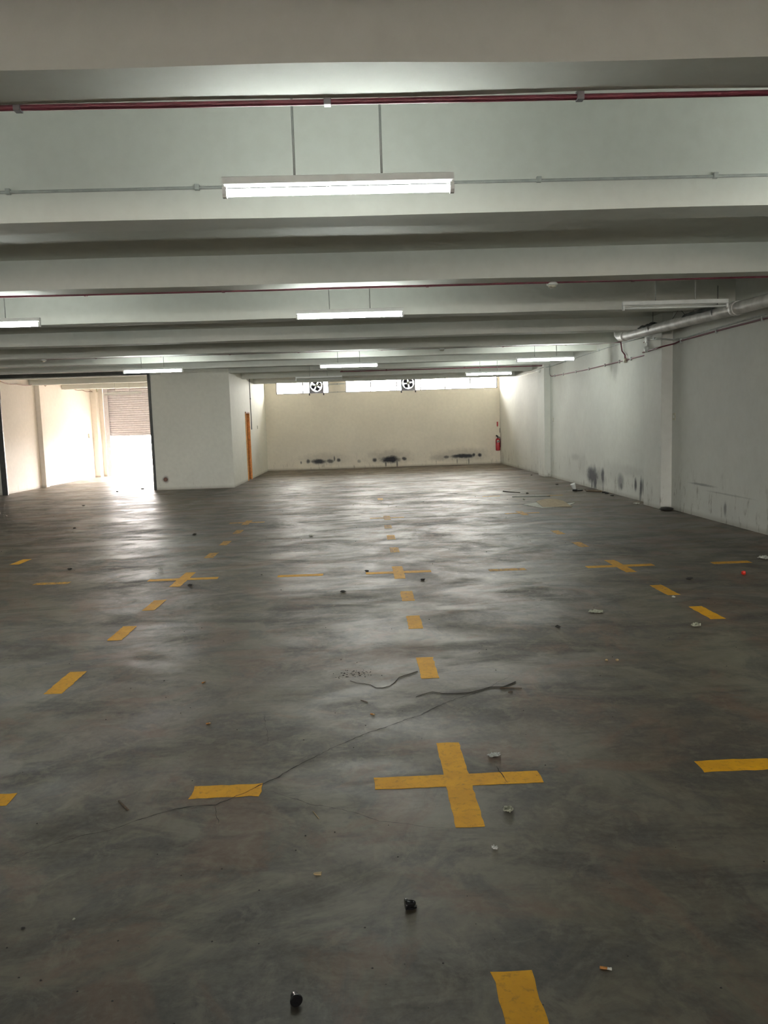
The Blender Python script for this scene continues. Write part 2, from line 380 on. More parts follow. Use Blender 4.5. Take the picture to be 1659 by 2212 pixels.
# roller shutter
sh = empty('door_2', 'grey roller shutter pulled halfway up, daylight below it', structure=True, loc=(-7.15, 30.2, 0))
prof = [(30.205, 0), (30.185, .012), (30.172, .030), (30.172, .050), (30.185, .070), (30.205, .080), (30.215, .084), (30.215, 0)]
base = None
for i in range(23):
    z = 1.56+.0815*i
    if base is None:
        base = MB().prism(prof, -9.52, -4.72, 'x').build('slat', 'shutter', sh); s = base
    else: s = base.copy(); COL.objects.link(s)
    s.matrix_parent_inverse = Matrix.Translation(-Vector(sh.location)); s.location = (0, 0, z)
local(MB().box((-9.52, 30.17, 1.50), (-4.72, 30.22, 1.56)), 'bottom_bar', 'shutter', sh, .004)
for x0, x1 in ((-9.64, -9.48), (-4.76, -4.62)):
    local(MB().box((x0, 30.12, 0), (x1, 30.16, 3.42)).box((x0, 30.22, 0), (x1, 30.25, 3.42)).box((x0 if x0 < -6 else x1-.02, 30.16, 0), (x0+.02 if x0 < -6 else x1, 30.22, 3.42)), 'guide_rail', 'shutter', sh)

# orange door
d = empty('door_1', 'narrow view of an orange varnished wooden door', structure=True, loc=(-3.64, 25.15, 0))
local(MB().box((-3.74, DY0, 0), (-3.545, DY0+.05, DZ)), 'door_jamb', 'orange', d, .004)
local(MB().box((-3.74, DY1-.05, 0), (-3.545, DY1, DZ)), 'door_jamb', 'orange', d, .004)
local(MB().box((-3.74, DY0, DZ-.05), (-3.545, DY1, DZ)), 'door_head', 'orange_dark', d, .004)
local(MB().box((-3.68, DY0+.05, .03), (-3.64, DY1-.05, DZ-.05)), 'door_leaf', 'orange', d, .003)
local(MB().box((-3.64, DY0+.42, .03), (-3.634, DY0+.45, DZ-.05)), 'door_groove', 'orange_dark', d)

# windows with glass louvres
def window(n, x0, x1, mulls, label):
    wo = empty('window_%d' % n, label, structure=True, loc=((x0+x1)/2, 30.18, WZ0))
    fr = MB().box((x0, 30.12, WZ0), (x1, 30.22, WZ0+.025)).box((x0, 30.12, WZ1-.025), (x1, 30.22, WZ1)).box((x0, 30.12, WZ0), (x0+.03, 30.22, WZ1)).box((x1-.03, 30.12, WZ0), (x1, 30.22, WZ1))
    local(fr, 'window_frame', 'frame', wo)
    xs = [x0+.03]+list(mulls)+[x1-.03]
    for m in mulls: local(MB().box((m-.018, 30.13, WZ0), (m+.018, 30.21, WZ1)), 'mullion', 'frame', wo)
    for a, b in zip(xs, xs[1:]):
        for k in range(4):
            z = WZ0+.04+k*.132; dy, dz = .035, .125
            mb = MB(); mb.prism([(30.15, z), (30.155, z), (30.155+dy, z+dz), (30.15+dy, z+dz)], a+.02, b-.02, 'x')
            local(mb, 'glass_louvre', 'glass', wo)
            cl = MB()
            for xx in (a+.012, b-.03): cl.box((xx, 30.11, z+.02), (xx+.018, 30.15, z+.04))
            local(cl, 'louvre_clip', 'frame', wo)
window(1, W1[0], W1[1], (-2.12,), 'short bright louvred window strip high on the far wall, left')
window(2, W2[0], W2[1], (.46, 1.45, 2.36, 3.30, 4.27), 'long bright louvred window strip high on the far wall, right')

# ------------------------------------------------------------------ floor paint (pieces of the floor)
def ragged(x0, x1, y0, y1, seed):
    rr = random.Random(seed); P = []
    def edge(a, b, n):
        for i in range(n):
            t = i/n; j = .0035 if i else .006
            P.append((a[0]+(b[0]-a[0])*t+rr.uniform(-j, j), a[1]+(b[1]-a[1])*t+rr.uniform(-j, j)))
    nl = max(3, int(abs(y1-y0)/.035)); ns = max(3, int(abs(x1-x0)/.035))
    edge((x0, y0), (x1, y0), ns); edge((x1, y0), (x1, y1), nl); edge((x1, y1), (x0, y1), ns); edge((x0, y1), (x0, y0), nl)
    return P
def dash(x0, x1, y0, y1, mat, label=None, seed=0):
    o = MB().prism(ragged(x0, x1, y0, y1, seed), -.002, .0015).build('painted_dash', mat, floor)
    if label: o['label'] = label
    return o
def cross(cx, cy, mat, label, seed=0, hw=.38, hl=.42):
    rr = random.Random(seed); a, b = .058, .058
    pts = [(-a, -hl), (a, -hl), (a, -b), (hw, -b), (hw, b), (a, b), (a, hl), (-a, hl), (-a, b), (-hw, b), (-hw, -b), (-a, -b)]
    P = []
    for i in range(12):
        p, q = pts[i], pts[(i+1) % 12]; n = max(2, int(math.dist(p, q)/.04))
        for k in range(n):
            t = k/n; P.append((cx+p[0]+(q[0]-p[0])*t+rr.uniform(-.003, .003), cy+p[1]+(q[1]-p[1])*t+rr.uniform(-.003, .003)))
    o = MB().prism(P, -.002, .0015).build('painted_cross', mat, floor); o['label'] = label; return o
cross(.39, 3.40, 'paint', 'large yellow cross painted on the floor near the viewer', 1)
cross(-2.0, 3.40, 'paint', 'yellow cross cut by the left edge of the photo', 2)
cross(2.81, 3.40, 'paint', 'yellow cross just beyond the right edge of the photo', 21)
cross(.37, 8.49, 'paint_worn', 'worn yellow cross in the middle distance', 3, .36, .36)
cross(-2.0, 8.54, 'paint_worn', 'worn yellow cross left of centre', 4, .38, .40)
cross(2.80, 8.39, 'paint_worn', 'worn yellow cross right of centre', 5, .37, .37)
cross(.42, 13.6, 'paint_faint', 'faded small yellow cross far down the hall', 6, .3, .3)
cross(-2.02, 13.6, 'paint_faint', 'faded yellow cross far down the hall, left', 7, .3, .3)
cross(2.80, 13.6, 'paint_faint', 'faded yellow cross far down the hall, right', 8, .3, .3)
sd = 30
for x0, x1, yc, m in ((-.81, -.50, 3.39, 'paint'), (1.52, 1.86, 3.43, 'paint'), (-.96, -.46, 8.51, 'paint_worn'), (1.36, 1.76, 8.41, 'paint_faint'), (3.81, 4.23, 8.36, 'paint_worn'), (-3.63, -3.25, 8.57, 'paint_faint')):
    sd += 1; dash(x0, x1, yc-.058, yc+.058, m, None, sd)
for x, col in ((.394, (('paint', 1.76, 2.14), ('paint', 4.85, 5.30), ('paint', 6.08, 6.50), ('paint_worn', 7.07, 7.49), ('paint_faint', 9.85, 10.25), ('paint_worn', 11.0, 11.42), ('paint_faint', 12.2, 12.6), ('paint_faint', 16.9, 17.35))),
               (-1.99, (('paint', 4.84, 5.28), ('paint', 6.07, 6.51), ('paint_worn', 7.08, 7.5), ('paint_faint', 9.93, 10.33), ('paint_faint', 11.0, 11.4), ('paint_faint', 12.2, 12.6))),
               (2.80, (('paint', 6.02, 6.45), ('paint_worn', 6.91, 7.35), ('paint_faint', 9.75, 10.15), ('paint_faint', 10.9, 11.3))),
               (-4.45, (('paint_worn', 9.95, 10.35),))):
    for m, y0, y1 in col:
        sd += 1; dash(x-.058, x+.058, y0, y1, m, None, sd)
for x0, x1, y in ((3.95, 4.30, 16.62), (2.62, 3.0, 16.9)):
    sd += 1; dash(x0, x1, y-.05, y+.05, 'paint_faint', None, sd)

# cracks
def crack(pts, wdt, label=None, seed=0):
    rr = random.Random(seed); P = []
    for a, b in zip(pts, pts[1:]):
        n = max(1, int(math.dist(a, b)/.022))
        for k in range(n):
            t = k/n; P.append((a[0]+(b[0]-a[0])*t+rr.uniform(-.004, .004), a[1]+(b[1]-a[1])*t+rr.uniform(-.004, .004)))
    P.append(pts[-1]); mb = MB(); m = len(P)
    for i, p in enumerate(P):
        q0, q1 = P[max(0, i-1)], P[min(m-1, i+1)]; dx, dy = q1[0]-q0[0], q1[1]-q0[1]; L = math.hypot(dx, dy) or 1
        h = wdt*rr.uniform(.25, 1.0)*.5*min(1, .2+5*min(i, m-1-i)/m)
        mb.v += [(p[0]-dy/L*h, p[1]+dx/L*h, .0019), (p[0]+dy/L*h, p[1]-dx/L*h, .0019)]
    for i in range(m-1): mb.f.append((2*i, 2*i+1, 2*i+3, 2*i+2)); mb.sm.append(0)
    o = mb.build('floor_crack', 'crack', floor)
    if label: o['label'] = label
crack([(-1.429,2.862),(-1.374,2.896),(-1.355,2.937),(-1.295,2.966),(-1.255,3.004),(-1.18,3.051),(-1.086,3.079),(-1.002,3.147),(-.936,3.192),(-.85,3.241),(-.774,3.258),(-.681,3.262),(-.623,3.317),(-.551,3.385),(-.497,3.453),(-.439,3.504),(-.392,3.579),(-.331,3.655),(-.278,3.714),(-.191,3.822),(-.121,3.885),(-.025,3.984),(.075,4.05),(.171,4.131),(.212,4.166),(.281,4.215),(.324,4.264),(.361,4.306),(.399,4.348),(.452,4.396),(.506,4.446),(.567,4.485),(.636,4.528),(.735,4.618),(.821,4.733),(.913,4.825),(1.018,4.896)], .0065, 'long thin diagonal crack across the near floor', 1)
crack([(-.49,3.392),(-.422,3.341),(-.334,3.277),(-.25,3.219),(-.169,3.191),(-.07,3.129),(.025,3.055),(.119,3.028),(.229,2.989),(.302,2.975)], .003, None, 2)
crack([(-.683,3.254),(-.663,3.175),(-.641,3.096)], .003, None, 3)
crack([(.591,3.527),(.596,3.442),(.604,3.394),(.612,3.346)], .005, None, 4)
crack([(-.60,4.32),(-.58,4.18),(-.55,4.05),(-.53,3.9)], .0025, None, 5)

# ------------------------------------------------------------------ fluorescent battens
def make_lamp(lit, ztop):
    r = empty('fluorescent_lamp', 'x', 'lamp')
    L = .62; zt = 2.955
    MB().prism([(-.017, zt-.046), (.017, zt-.046), (.023, zt-.038), (.023, zt-.003), (.020, zt), (-.020, zt), (-.023, zt-.003), (-.023, zt-.038)], -L, L, 'x').build('batten_body', 'white_metal', r)
    for s in (-1, 1):
        MB().prism([(-.020, zt-.05), (.020, zt-.05), (.020, zt-.088), (.012, zt-.104), (-.012, zt-.104), (-.020, zt-.088)], s*L-(.022 if s > 0 else 0), s*L+(.022 if s < 0 else 0), 'x').build('lamp_holder', 'white_metal', r)
        MB().tube([(s*.233, 0, zt-.004), (s*.233, 0, ztop)], .0062, 8).build('suspension_rod', 'grey_pipe', r)
    MB().tube([(-L+.022, 0, zt-.078), (L-.022, 0, zt-.078)], .0195 if lit else .0145, 14).build('tube', 'tube_on' if lit else 'tube_off', r)
    return r
on = make_lamp(True, 3.36); off = make_lamp(False, 3.36)
LONG = None
def place(src, x, y, label, group, first):
    o = src if first else copy_tree(src)
    top = bay_top(y)
    for c in o.children:       # rods reach up to the slab of their own bay
        if c.name.startswith('suspension_rod') and abs(top-3.36) > .01:
            c.data = c.data.copy()
            for v in c.data.vertices:
                if v.co.z > 3.2: v.co.z = top
    o.location = (x, y, 0); o['label'] = label; o['group'] = group; return o
G = 'lit fluorescent battens hung below the ceiling'
for i, (x, y, lb) in enumerate((
    (-.07, 9.22, 'lit fluorescent batten in the middle, second from the viewer'),
    (-.07, 4.37, 'lit fluorescent batten nearest the viewer, largest and brightest'),
    (-4.22, 9.22, 'lit fluorescent batten cut off by the left photo edge'),
    (-.19, 16.85, 'lit fluorescent batten far off in the middle, above the left wall fan'),
    (-4.29, 16.75, 'lit fluorescent batten above the right jamb of the wide opening'),
    (3.98, 16.72, 'lit fluorescent batten near the right wall, the more distant pillar behind it'),
    (3.49, 21.1, 'most distant lit fluorescent batten, in front of the right window strip'),
    (4.05, 4.37, 'lit fluorescent batten just outside the right photo edge'),
    (-4.22, 4.37, 'lit fluorescent batten just outside the left photo edge'),
    (-8.4, 9.22, 'lit fluorescent batten in the left part of the hall, out of view'),
    (-4.2, -8.6, 'lit fluorescent batten behind the viewer, left one'))):
    place(on, x, y, lb, G, i == 0)
G2 = 'unlit fluorescent battens'
for i, (x, y, lb) in enumerate((
    (3.72, 9.22, 'unlit fluorescent batten at upper right in front of the big pipe'),
    (-1.05, 21.1, 'unlit fluorescent batten faint against the far ceiling, above the left wall fan'),
    (-7.75, 26.2, 'unlit fluorescent batten in front of the roller shutter'))):
    place(off, x, y, lb, G2, i == 0)

# ------------------------------------------------------------------ conduits with clips, detectors
def conduit(name, label, pts, r, mat, clips, clipmat, clip=.02, group=None, cat='pipe', n=10):
    """clips: positions (x, y, z) of saddle clips, drawn as small blocks round the pipe"""
    e = empty(name, label, cat, loc=pts[0], group=group)
    local(MB().tube(pts, r, n), 'pipe_run', mat, e)
    for c in clips:
        mb = MB().box((c[0]-clip*.55, c[1]-r-.006, c[2]-r-.006), (c[0]+clip*.55, c[1]+r+.006, c[2]+r+.012))
        local(mb, 'saddle_clip', clipmat, e, .002)
    return e
def sag(x0, x1, y, z, amp, n=28, seed=0):
    rr = random.Random(seed); p = rr.uniform(0, 6); return [(x0+(x1-x0)*i/n, y, z+amp*math.sin(p+i*.55)) for i in range(n+1)]
conduit('alarm_conduit', 'dark red alarm conduit under the nearest beam, top of the photo', sag(-9.5, 5.36, 3.852, 3.128, .0015, seed=1), .0135, 'red',
        [(x, 3.852, 3.13) for x in (-4.3, -2.95, -1.53, -.1, 1.09, 2.45, 3.8)], 'clip_dark', .030, 'red ceiling conduits')
conduit('power_conduit', 'thin grey conduit along the beam behind the nearest lamp', sag(-9.5, 5.36, 5.878, 3.350, .0015, seed=2), .0105, 'grey_pipe',
        [(x, 5.878, 3.352) for x in (-3.8, -2.45, -1.11, .2, 1.36, 2.66, 4.0)], 'grey_pipe', .03)
conduit('alarm_conduit', 'dark red alarm conduit under the second beam, carrying the round detector', sag(-9.5, 5.36, 8.872, 3.135, .001, seed=3), .012, 'red',
        [(x, 8.872, 3.137) for x in (-5.2, -2.95, -1.45, .8, 3.1)], 'red', .03, 'red ceiling conduits')
conduit('alarm_conduit', 'dark conduit crossing the whole hall before the more distant lamps', sag(-6.37, 5.0, 16.29, 3.150, .001, seed=4)+[(5.22, 16.1, 3.15), (5.33, 15.95, 3.13), (5.345, 15.92, 2.95), (5.35, 15.76, 2.86), (5.355, 15.76, 2.78)], .0145, 'red',
        [(x, 16.29, 3.152) for x in (-5.3, -4.0, -2.6, -1.2, .5, 3.0, 4.3)], 'red', .035, 'red ceiling conduits')
conduit('alarm_conduit', 'faint red conduit nearest the far windows', sag(-.5, 5.36, 22.31, 3.14, .001, seed=5), .014, 'red',
        [(x, 22.31, 3.142) for x in (-.45, .8, 3.0)], 'red', .035, 'red ceiling conduits')
def detector(x, y, z, label, s=1.0):
    e = empty('smoke_detector', label, 'detector', loc=(x, y, z), group='round white ceiling detectors')
    MB().lathe([(.028*s, .0), (.028*s, -.018)], 14).build('mounting_box', 'grey_pipe', e)
    MB().lathe([(.05*s, -.012), (.062*s, -.022), (.062*s, -.036), (.052*s, -.044)], 22).build('detector_base', 'white_metal', e)
    MB().lathe([(.046*s, -.044), (.044*s, -.058), (.034*s, -.066), (.006, -.068)], 22).build('detector_cap', 'cream_box', e)
detector(2.20, 8.90, 3.15, 'round white detector under the second red conduit, upper right')
detector(1.74, 16.31, 3.16, 'tiny round detector on the distant dark conduit, above the right fan', .95)
detector(-6.37, 16.31, 3.17, 'round white detector at the left end of the distant dark conduit', 1.1)

# right wall runs
X = XR-.012
rp = [(X, -2, 2.85), (X, 10.23, 2.85), (X, 11.7, 2.857), (X, 13.1, 2.85), (X-.01, 13.30, 2.83), (X-.2, 13.38, 2.79), (X-.205, 13.6, 2.785), (X-.205, 14.25, 2.775), (X-.02, 14.32, 2.765), (X, 14.6, 2.763), (X, 15.76, 2.755), (X, 18.7, 2.76), (X, 21.87, 2.812), (X, 22.0, 2.84)]
e = empty('alarm_conduit', 'red alarm conduit running along the right wall', 'pipe', loc=rp[0], group=None)
local(MB().tube(rp, .0125, 8), 'pipe_run', 'red', e)
local(MB().tube([(X, 22.0, 2.84), (X-.01, 22.06, 2.9), (X-.01, 22.06, 3.14)], .0125, 8), 'riser', 'grey_pipe', e)
for yy in (7.5, 9.0, 10.4, 11.75, 13.05, 15.45, 16.15, 17.1, 18.3, 19.4, 20.6, 21.5):
    zc = next(a[2]+(b[2]-a[2])*(yy-a[1])/(b[1]-a[1]) for a, b in zip(rp, rp[1:]) if a[1] <= yy <= b[1])
    local(MB().box((X-.016, yy-.015, zc-.034), (XR, yy+.015, zc+.034)), 'saddle_clip', 'grey_pipe', e)
gp = [(X, -2, 2.93), (X, 10.23, 2.91), (X, 12.84, 2.885), (X, 13.3, 2.90), (X-.2, 13.39, 2.93), (X-.2, 14.0, 2.97)]
conduit('power_conduit', 'thin grey conduit just above the red one on the near right wall', gp, .011, 'grey_pipe', [(X-.2, 13.7, 2.955)], 'grey_pipe', .03)
conduit('power_conduit', 'thin grey conduit sloping along the more distant right wall', [(X-.02, 14.4, 3.08), (X, 15.9, 3.12), (X, 19.3, 3.11), (X, 22.08, 3.09), (X-.18, 22.12, 3.08), (X-.18, 22.88, 3.08), (X, 22.95, 3.08), (X, 29.6, 3.10)], .012, 'grey_pipe', [(X, 17.5, 3.115), (X, 20.4, 3.10)], 'grey_pipe', .03)
e = empty('junction_box', 'small round junction box where the drop meets the wall conduit', 'electrical box', loc=(X, 15.76, 2.75))
MB().lathe([(.045, .0), (.045, -.05), (.036, -.056)], 16, axis=(1, 0, 0), origin=(.012, 0, 0)).build('box_body', 'cream_box', e)
MB().box((-.048, -.02, -.03), (-.012, .02, .0)).build('cable_gland', 'black', e)
# alarm bell and small emergency head on the pillar
e = empty('alarm_device', 'small white alarm sounder mounted on the nearer pillar', 'alarm', loc=(XR-.19, 14.05, 2.90))
MB().box((-.05, -.045, .03), (0, .045, .12)).build('wall_box', 'white_metal', e, .006)
MB().box((-.03, -.012, -.07), (-.006, .012, .04)).build('stem', 'grey_pipe', e)
MB().lathe([(.02, 0), (.055, .018), (.055, .04), (.02, .055)], 18, axis=(-1, -.35, 0), origin=(-.02, -.03, -.09)).build('sounder_dome', 'white_metal', e)
MB().tube([(-.012, .02, .08), (-.012, .2, .05)], .008, 6).build('cable', 'cable', e)
e = empty('bracket_light', 'tiny white fitting on the more distant pillar', 'light fitting', loc=(XR-.17, 22.6, 3.03))
MB().lathe([(.03, 0), (.045, -.03), (.03, -.06)], 14, axis=(0, 0, 1)).build('fitting_head', 'white_metal', e)
MB().box((.0, -.02, -.01), (.03, .02, .02)).build('fitting_arm', 'grey_pipe', e)
# big drain pipe
bp = [(4.99, 15.1, 3.30), (4.99, 15.06, 3.19), (4.99, 14.94, 3.13), (4.99, 14.75, 3.12), (4.99, 11.7, 3.03), (4.99, 9.7, 2.975), (4.99, 4, 2.82), (4.99, -2, 2.66)]
e = empty('drain_pipe', 'thick greyish white drain pipe slung under the ceiling at right', 'pipe', loc=bp[0])
local(MB().tube(bp, .083, 20), 'pipe_run', 'white_pipe', e)
local(MB().lathe([(.095, 0), (.095, .09)], 20, origin=(4.99, 14.72, 3.12), axis=(0, -1, -.03)), 'socket_collar', 'white_pipe', e)
local(MB().lathe([(.095, 0), (.095, .10)], 20, origin=(4.99, 10.4, 2.995), axis=(0, -1, -.03)), 'socket_collar', 'white_pipe', e)
for yy in (13.3, 10.9, 8.0):
    zz = 2.82+.0295*(yy-4)
    mb = MB().tube([(4.99+.09*math.cos(a*PI/8), yy, zz+.01+.09*math.sin(a*PI/8)) for a in range(17)], .008, 6, cap=False).tube([(4.99, yy, zz+.1), (4.99, yy, 3.38)], .005, 6)
    local(mb, 'hanger', 'steel_dark', e)
for yy in (12.2, 11.5): 
    zz = 2.82+.0295*(yy-4)
    local(MB().tube([(4.93, yy+.12, zz+.06), (4.99, yy, zz+.2), (5.05, yy-.12, zz+.06)], .005, 6), 'tie_wire', 'steel_dark', e)
rag = MB().grid(16, 8, lambda u, v: (4.99+.096*math.cos(.5+v*2.1), 13.9-u*.7, 3.10-.02*u+.098*math.sin(.5+v*2.1)+.012*math.sin(u*19)*math.sin(v*7)))
tag(rag.build('plastic_wrap', 'steel_dark'), 'dark scrap wrapped on top of the thick drain pipe, farther one', 'wrap')
rag = MB().grid(20, 8, lambda u, v: (4.99+.1*math.cos(.5+v*2.2), 11.9-u*1.1, 3.045-.033*u+.1*math.sin(.5+v*2.2)+.014*math.sin(u*23)*math.sin(v*6)))
tag(rag.build('plastic_wrap', 'steel_dark'), 'dark scrap wrapped on top of the thick drain pipe, nearer one', 'wrap')
# switch plates on the pillar and walls
def plate(name, loc, size, label, cat, axis=0):
    e = empty(name, label, cat, loc=loc); sx, sy, sz = size
    MB().box((-sx/2, -sy/2, -sz/2), (sx/2, sy/2, sz/2)).build('plate', 'cream_box', e, .003)
    MB().box((-sx*.8 if axis <= 0 else sx*.3, -sy*.2, -sz*.2), (-sx*.3 if axis <= 0 else sx*.8, sy*.2, sz*.2)).build('rocker', 'white_metal', e)
plate('wall_switch', (XR-.006, 13.32, 1.605), (.012, .12, .12), 'small pale switch plate beside the nearer right pillar', 'switch')
plate('wall_switch', (XR-.006, 21.75, 1.61), (.012, .1, .1), 'tiny switch plate in front of the more distant right pillar', 'switch')
plate('wall_switch', (-3.563, 27.55, 1.67), (.014, .08, .11), 'tiny switch plate beyond the orange door', 'switch', 1)
e = conduit('power_conduit', 'thin dark vertical conduit beside the orange door', [(-3.555, 26.0, 3.30), (-3.555, 25.98, 1.60)], .012, 'steel_dark', [(-3.555, 26.0, 2.6)], 'steel_dark', .03)

# side room cables and boxes
def cable(pts, label, r=.011):
    P = []
    for a, b in zip(pts, pts[1:]):
        for k in range(6):
            t = k/6; P.append(tuple(a[i]+(b[i]-a[i])*t-(.04*math.sin(PI*t) if i == 2 else 0) for i in range(3)))
    P.append(pts[-1]); tag(MB().tube(P, r, 6).build('wall_cable', 'cable'), label, 'cable', 'loose cables on the side room wall')
cable([(-9.97, 22.3, 3.17), (-9.97, 23.4, 3.13), (-9.9, 24.7, 3.20), (-9.84, 25.1, 3.22), (-9.97, 25.6, 3.20)], 'sagging brown cable high on the side room wall, nearer one')
cable([(-9.97, 27.6, 3.24), (-9.97, 28.9, 3.2), (-9.95, 29.7, 3.2), (-9.78, 29.9, 3.22)], 'sagging brown cable high beside the shutter, farther one')
plate('wall_box', (-9.79, 29.9, 3.24), (.05, .12, .14), 'yellowish box high beside the roller shutter', 'electrical box', 1)
plate('wall_box', (-9.97, 29.3, 1.55), (.05, .12, .16), 'small dark-edged box low beside the roller shutter', 'electrical box', 1)
e = empty('wall_pipe_stub', 'round pipe stub low on the partition beside the opening', 'pipe', loc=(-5.47, 22.0, .29))
MB().lathe([(.055, .0), (.055, -.03), (.04, -.03), (.038, -.012)], 18, axis=(0, 1, 0)).build('stub_ring', 'cable', e)

# ------------------------------------------------------------------ exhaust fans
def fan(x, label, spin):
    e = empty('exhaust_fan', label, 'fan', loc=(x, 30.06, 3.17), group=None)
    R = .235
    MB().tube([(R*math.cos(a*PI/18), 0, R*math.sin(a*PI/18)) for a in range(37)], .016, 8, cap=False).build('fan_ring', 'fan_dark', e)
    n = 48; mb = MB()
    for k in range(n):
        t = 2*PI*k/n; c_, s_ = math.cos(t), math.sin(t); q = .27/max(abs(c_), abs(s_))
        for yy in (-.02, .02): mb.v += [(.232*c_, yy, .232*s_), (q*c_, yy, q*s_)]
    for k in range(n):
        a = 4*k; b = 4*((k+1) % n)
        mb.f += [(a, a+1, b+1, b), (a+2, b+2, b+3, a+3), (a+1, a+3, b+3, b+1), (a, b, b+2, a+2)]; mb.sm += [0]*4
    mb.build('square_frame', 'fan_plate', e)
    for s in (-1, 1):
        MB().box((s*.27-.014, -.03, -.33), (s*.27+.014, .02, -.26)).lathe([(.022, -.05), (.026, -.01), (.02, .02)], 10, origin=(s*.27, -.02, -.31), axis=(0, 0, 1)).build('mounting_foot', 'fan_dark', e)
    MB().lathe([(.05, -.07), (.065, -.055), (.065, .03), (.04, .06)], 20, axis=(0, 1, 0)).build('motor', 'grey_pipe', e)
    MB().box((-.235, -.035, -.007), (.235, -.025, .007)).build('motor_strut', 'fan_dark', e)
    for k in range(4):
        a0 = spin+k*PI/2
        def pt(u, v, a0=a0):
            rr = .045+u*.160; wd = (.50+.66*math.sin(PI*(u*.62+.12)))*(1 if u < .75 else math.sqrt(max(.02, 1-((u-.75)/.26)**2))); a = a0+(v-.5)*wd*1.15
            return (rr*math.cos(a), .01+.05*(v-.5), rr*math.sin(a))
        MB().grid(8, 8, pt).build('fan_blade', 'fan_dark', e)
fan(-1.60, 'dark exhaust fan in the left window strip, partly behind rods', .3)
fan(1.89, 'dark exhaust fan with round ring in the right window strip', PI/4+.15)
conduit('power_conduit', 'horizontal conduits crossing in front of the left exhaust fan', [(-1.9, 29.98, 3.165), (-1.2, 29.98, 3.185), (-.52, 29.99, 3.205)], .012, 'grey_pipe', [(-.8, 29.99, 3.2)], 'grey_pipe', .03)
conduit('power_conduit', 'upper horizontal rod beside the left exhaust fan', [(-1.5, 30.0, 3.21), (-.52, 30.0, 3.235)], .009, 'grey_pipe', [], 'grey_pipe')
conduit('power_conduit', 'thin conduit below the wall gap between the window strips', [(-1.14, 30.07, 2.905), (-.5, 30.07, 2.915)], .010, 'grey_pipe', [(-.8, 30.07, 2.91)], 'grey_pipe', .02)

# ------------------------------------------------------------------ fire extinguisher and sign
e = empty('fire_extinguisher', 'red fire extinguisher hung low in the far right corner', 'extinguisher', loc=(5.27, 29.99, .50))
MB().lathe([(.07, 0), (.082, .012), (.085, .03), (.085, .40), (.075, .44), (.045, .465), (.028, .475)], 26).build('cylinder', 'red_bright', e)
MB().lathe([(.024, .47), (.024, .53), (.018, .535)], 14).build('valve', 'steel_dark', e)
MB().prism([(-.07, .535), (.02, .535), (.02, .56), (-.06, .60), (-.075, .585)], -.012, .012, 'y').build('handle', 'black', e)
MB().tube([(.02, 0, .51), (.06, -.01, .52), (.088, -.01, .45), (.092, -.01, .30), (.088, -.01, .12)], .012, 8).build('hose', 'black', e)
MB().grid(8, 2, lambda u, v: (.0865*math.sin((u-.5)*1.25), -.0865*math.cos((u-.5)*1.25), .31+.09*v)).build('paper_label', 'paper', e)['label'] = 'white square label'
MB().grid(3, 2, lambda u, v: (.0875*math.sin((u-.5)*.4), -.0875*math.cos((u-.5)*.4), .335+.035*v)).build('label_mark', 'black', e)
MB().box((-.03, .07, .3), (.03, .105, .36)).build('wall_bracket', 'steel_dark', e)
tag(MB().prism([(5.255, 1.60), (5.255, 1.45), (5.28, 1.40), (5.305, 1.45), (5.305, 1.60)], 30.085, 30.098, 'y').build('pointer_sign', 'red_bright'), 'small red downward pointer sign above the fire extinguisher', 'sign')
conduit('power_conduit', 'short dark conduit in the far right corner', [(5.365, 30.07, 1.36), (5.365, 30.07, 1.18)], .010, 'frame', [], 'frame')

# ------------------------------------------------------------------ litter
def blob(name, loc, size, mat, label, cat, seed=0, flat=.5, rz=0, jag=.35, group=None):
    rr = random.Random(seed); mb = MB(); nu, nv = 9, 6
    off = [[1+rr.uniform(-jag, jag) for _ in range(nu)] for _ in range(nv+1)]
    for j in range(nv+1):
        ph = PI*j/nv
        for i in range(nu):
            th = 2*PI*i/nu; q = off[j][i] if 0 < j < nv else 1
            mb.v.append((math.sin(ph)*math.cos(th)*size[0]/2*q, math.sin(ph)*math.sin(th)*size[1]/2*q, max(0, (1+math.cos(ph)*q)*size[2]/2)))
    for j in range(nv):
        for i in range(nu):
            i2 = (i+1) % nu; mb.f.append((j*nu+i, (j+1)*nu+i, (j+1)*nu+i2, j*nu+i2)); mb.sm.append(0)
    o = mb.build(name, mat); o.location = (loc[0], loc[1], 0.0); o.rotation_euler = (0, 0, rz)
    return tag(o, label, cat, group)
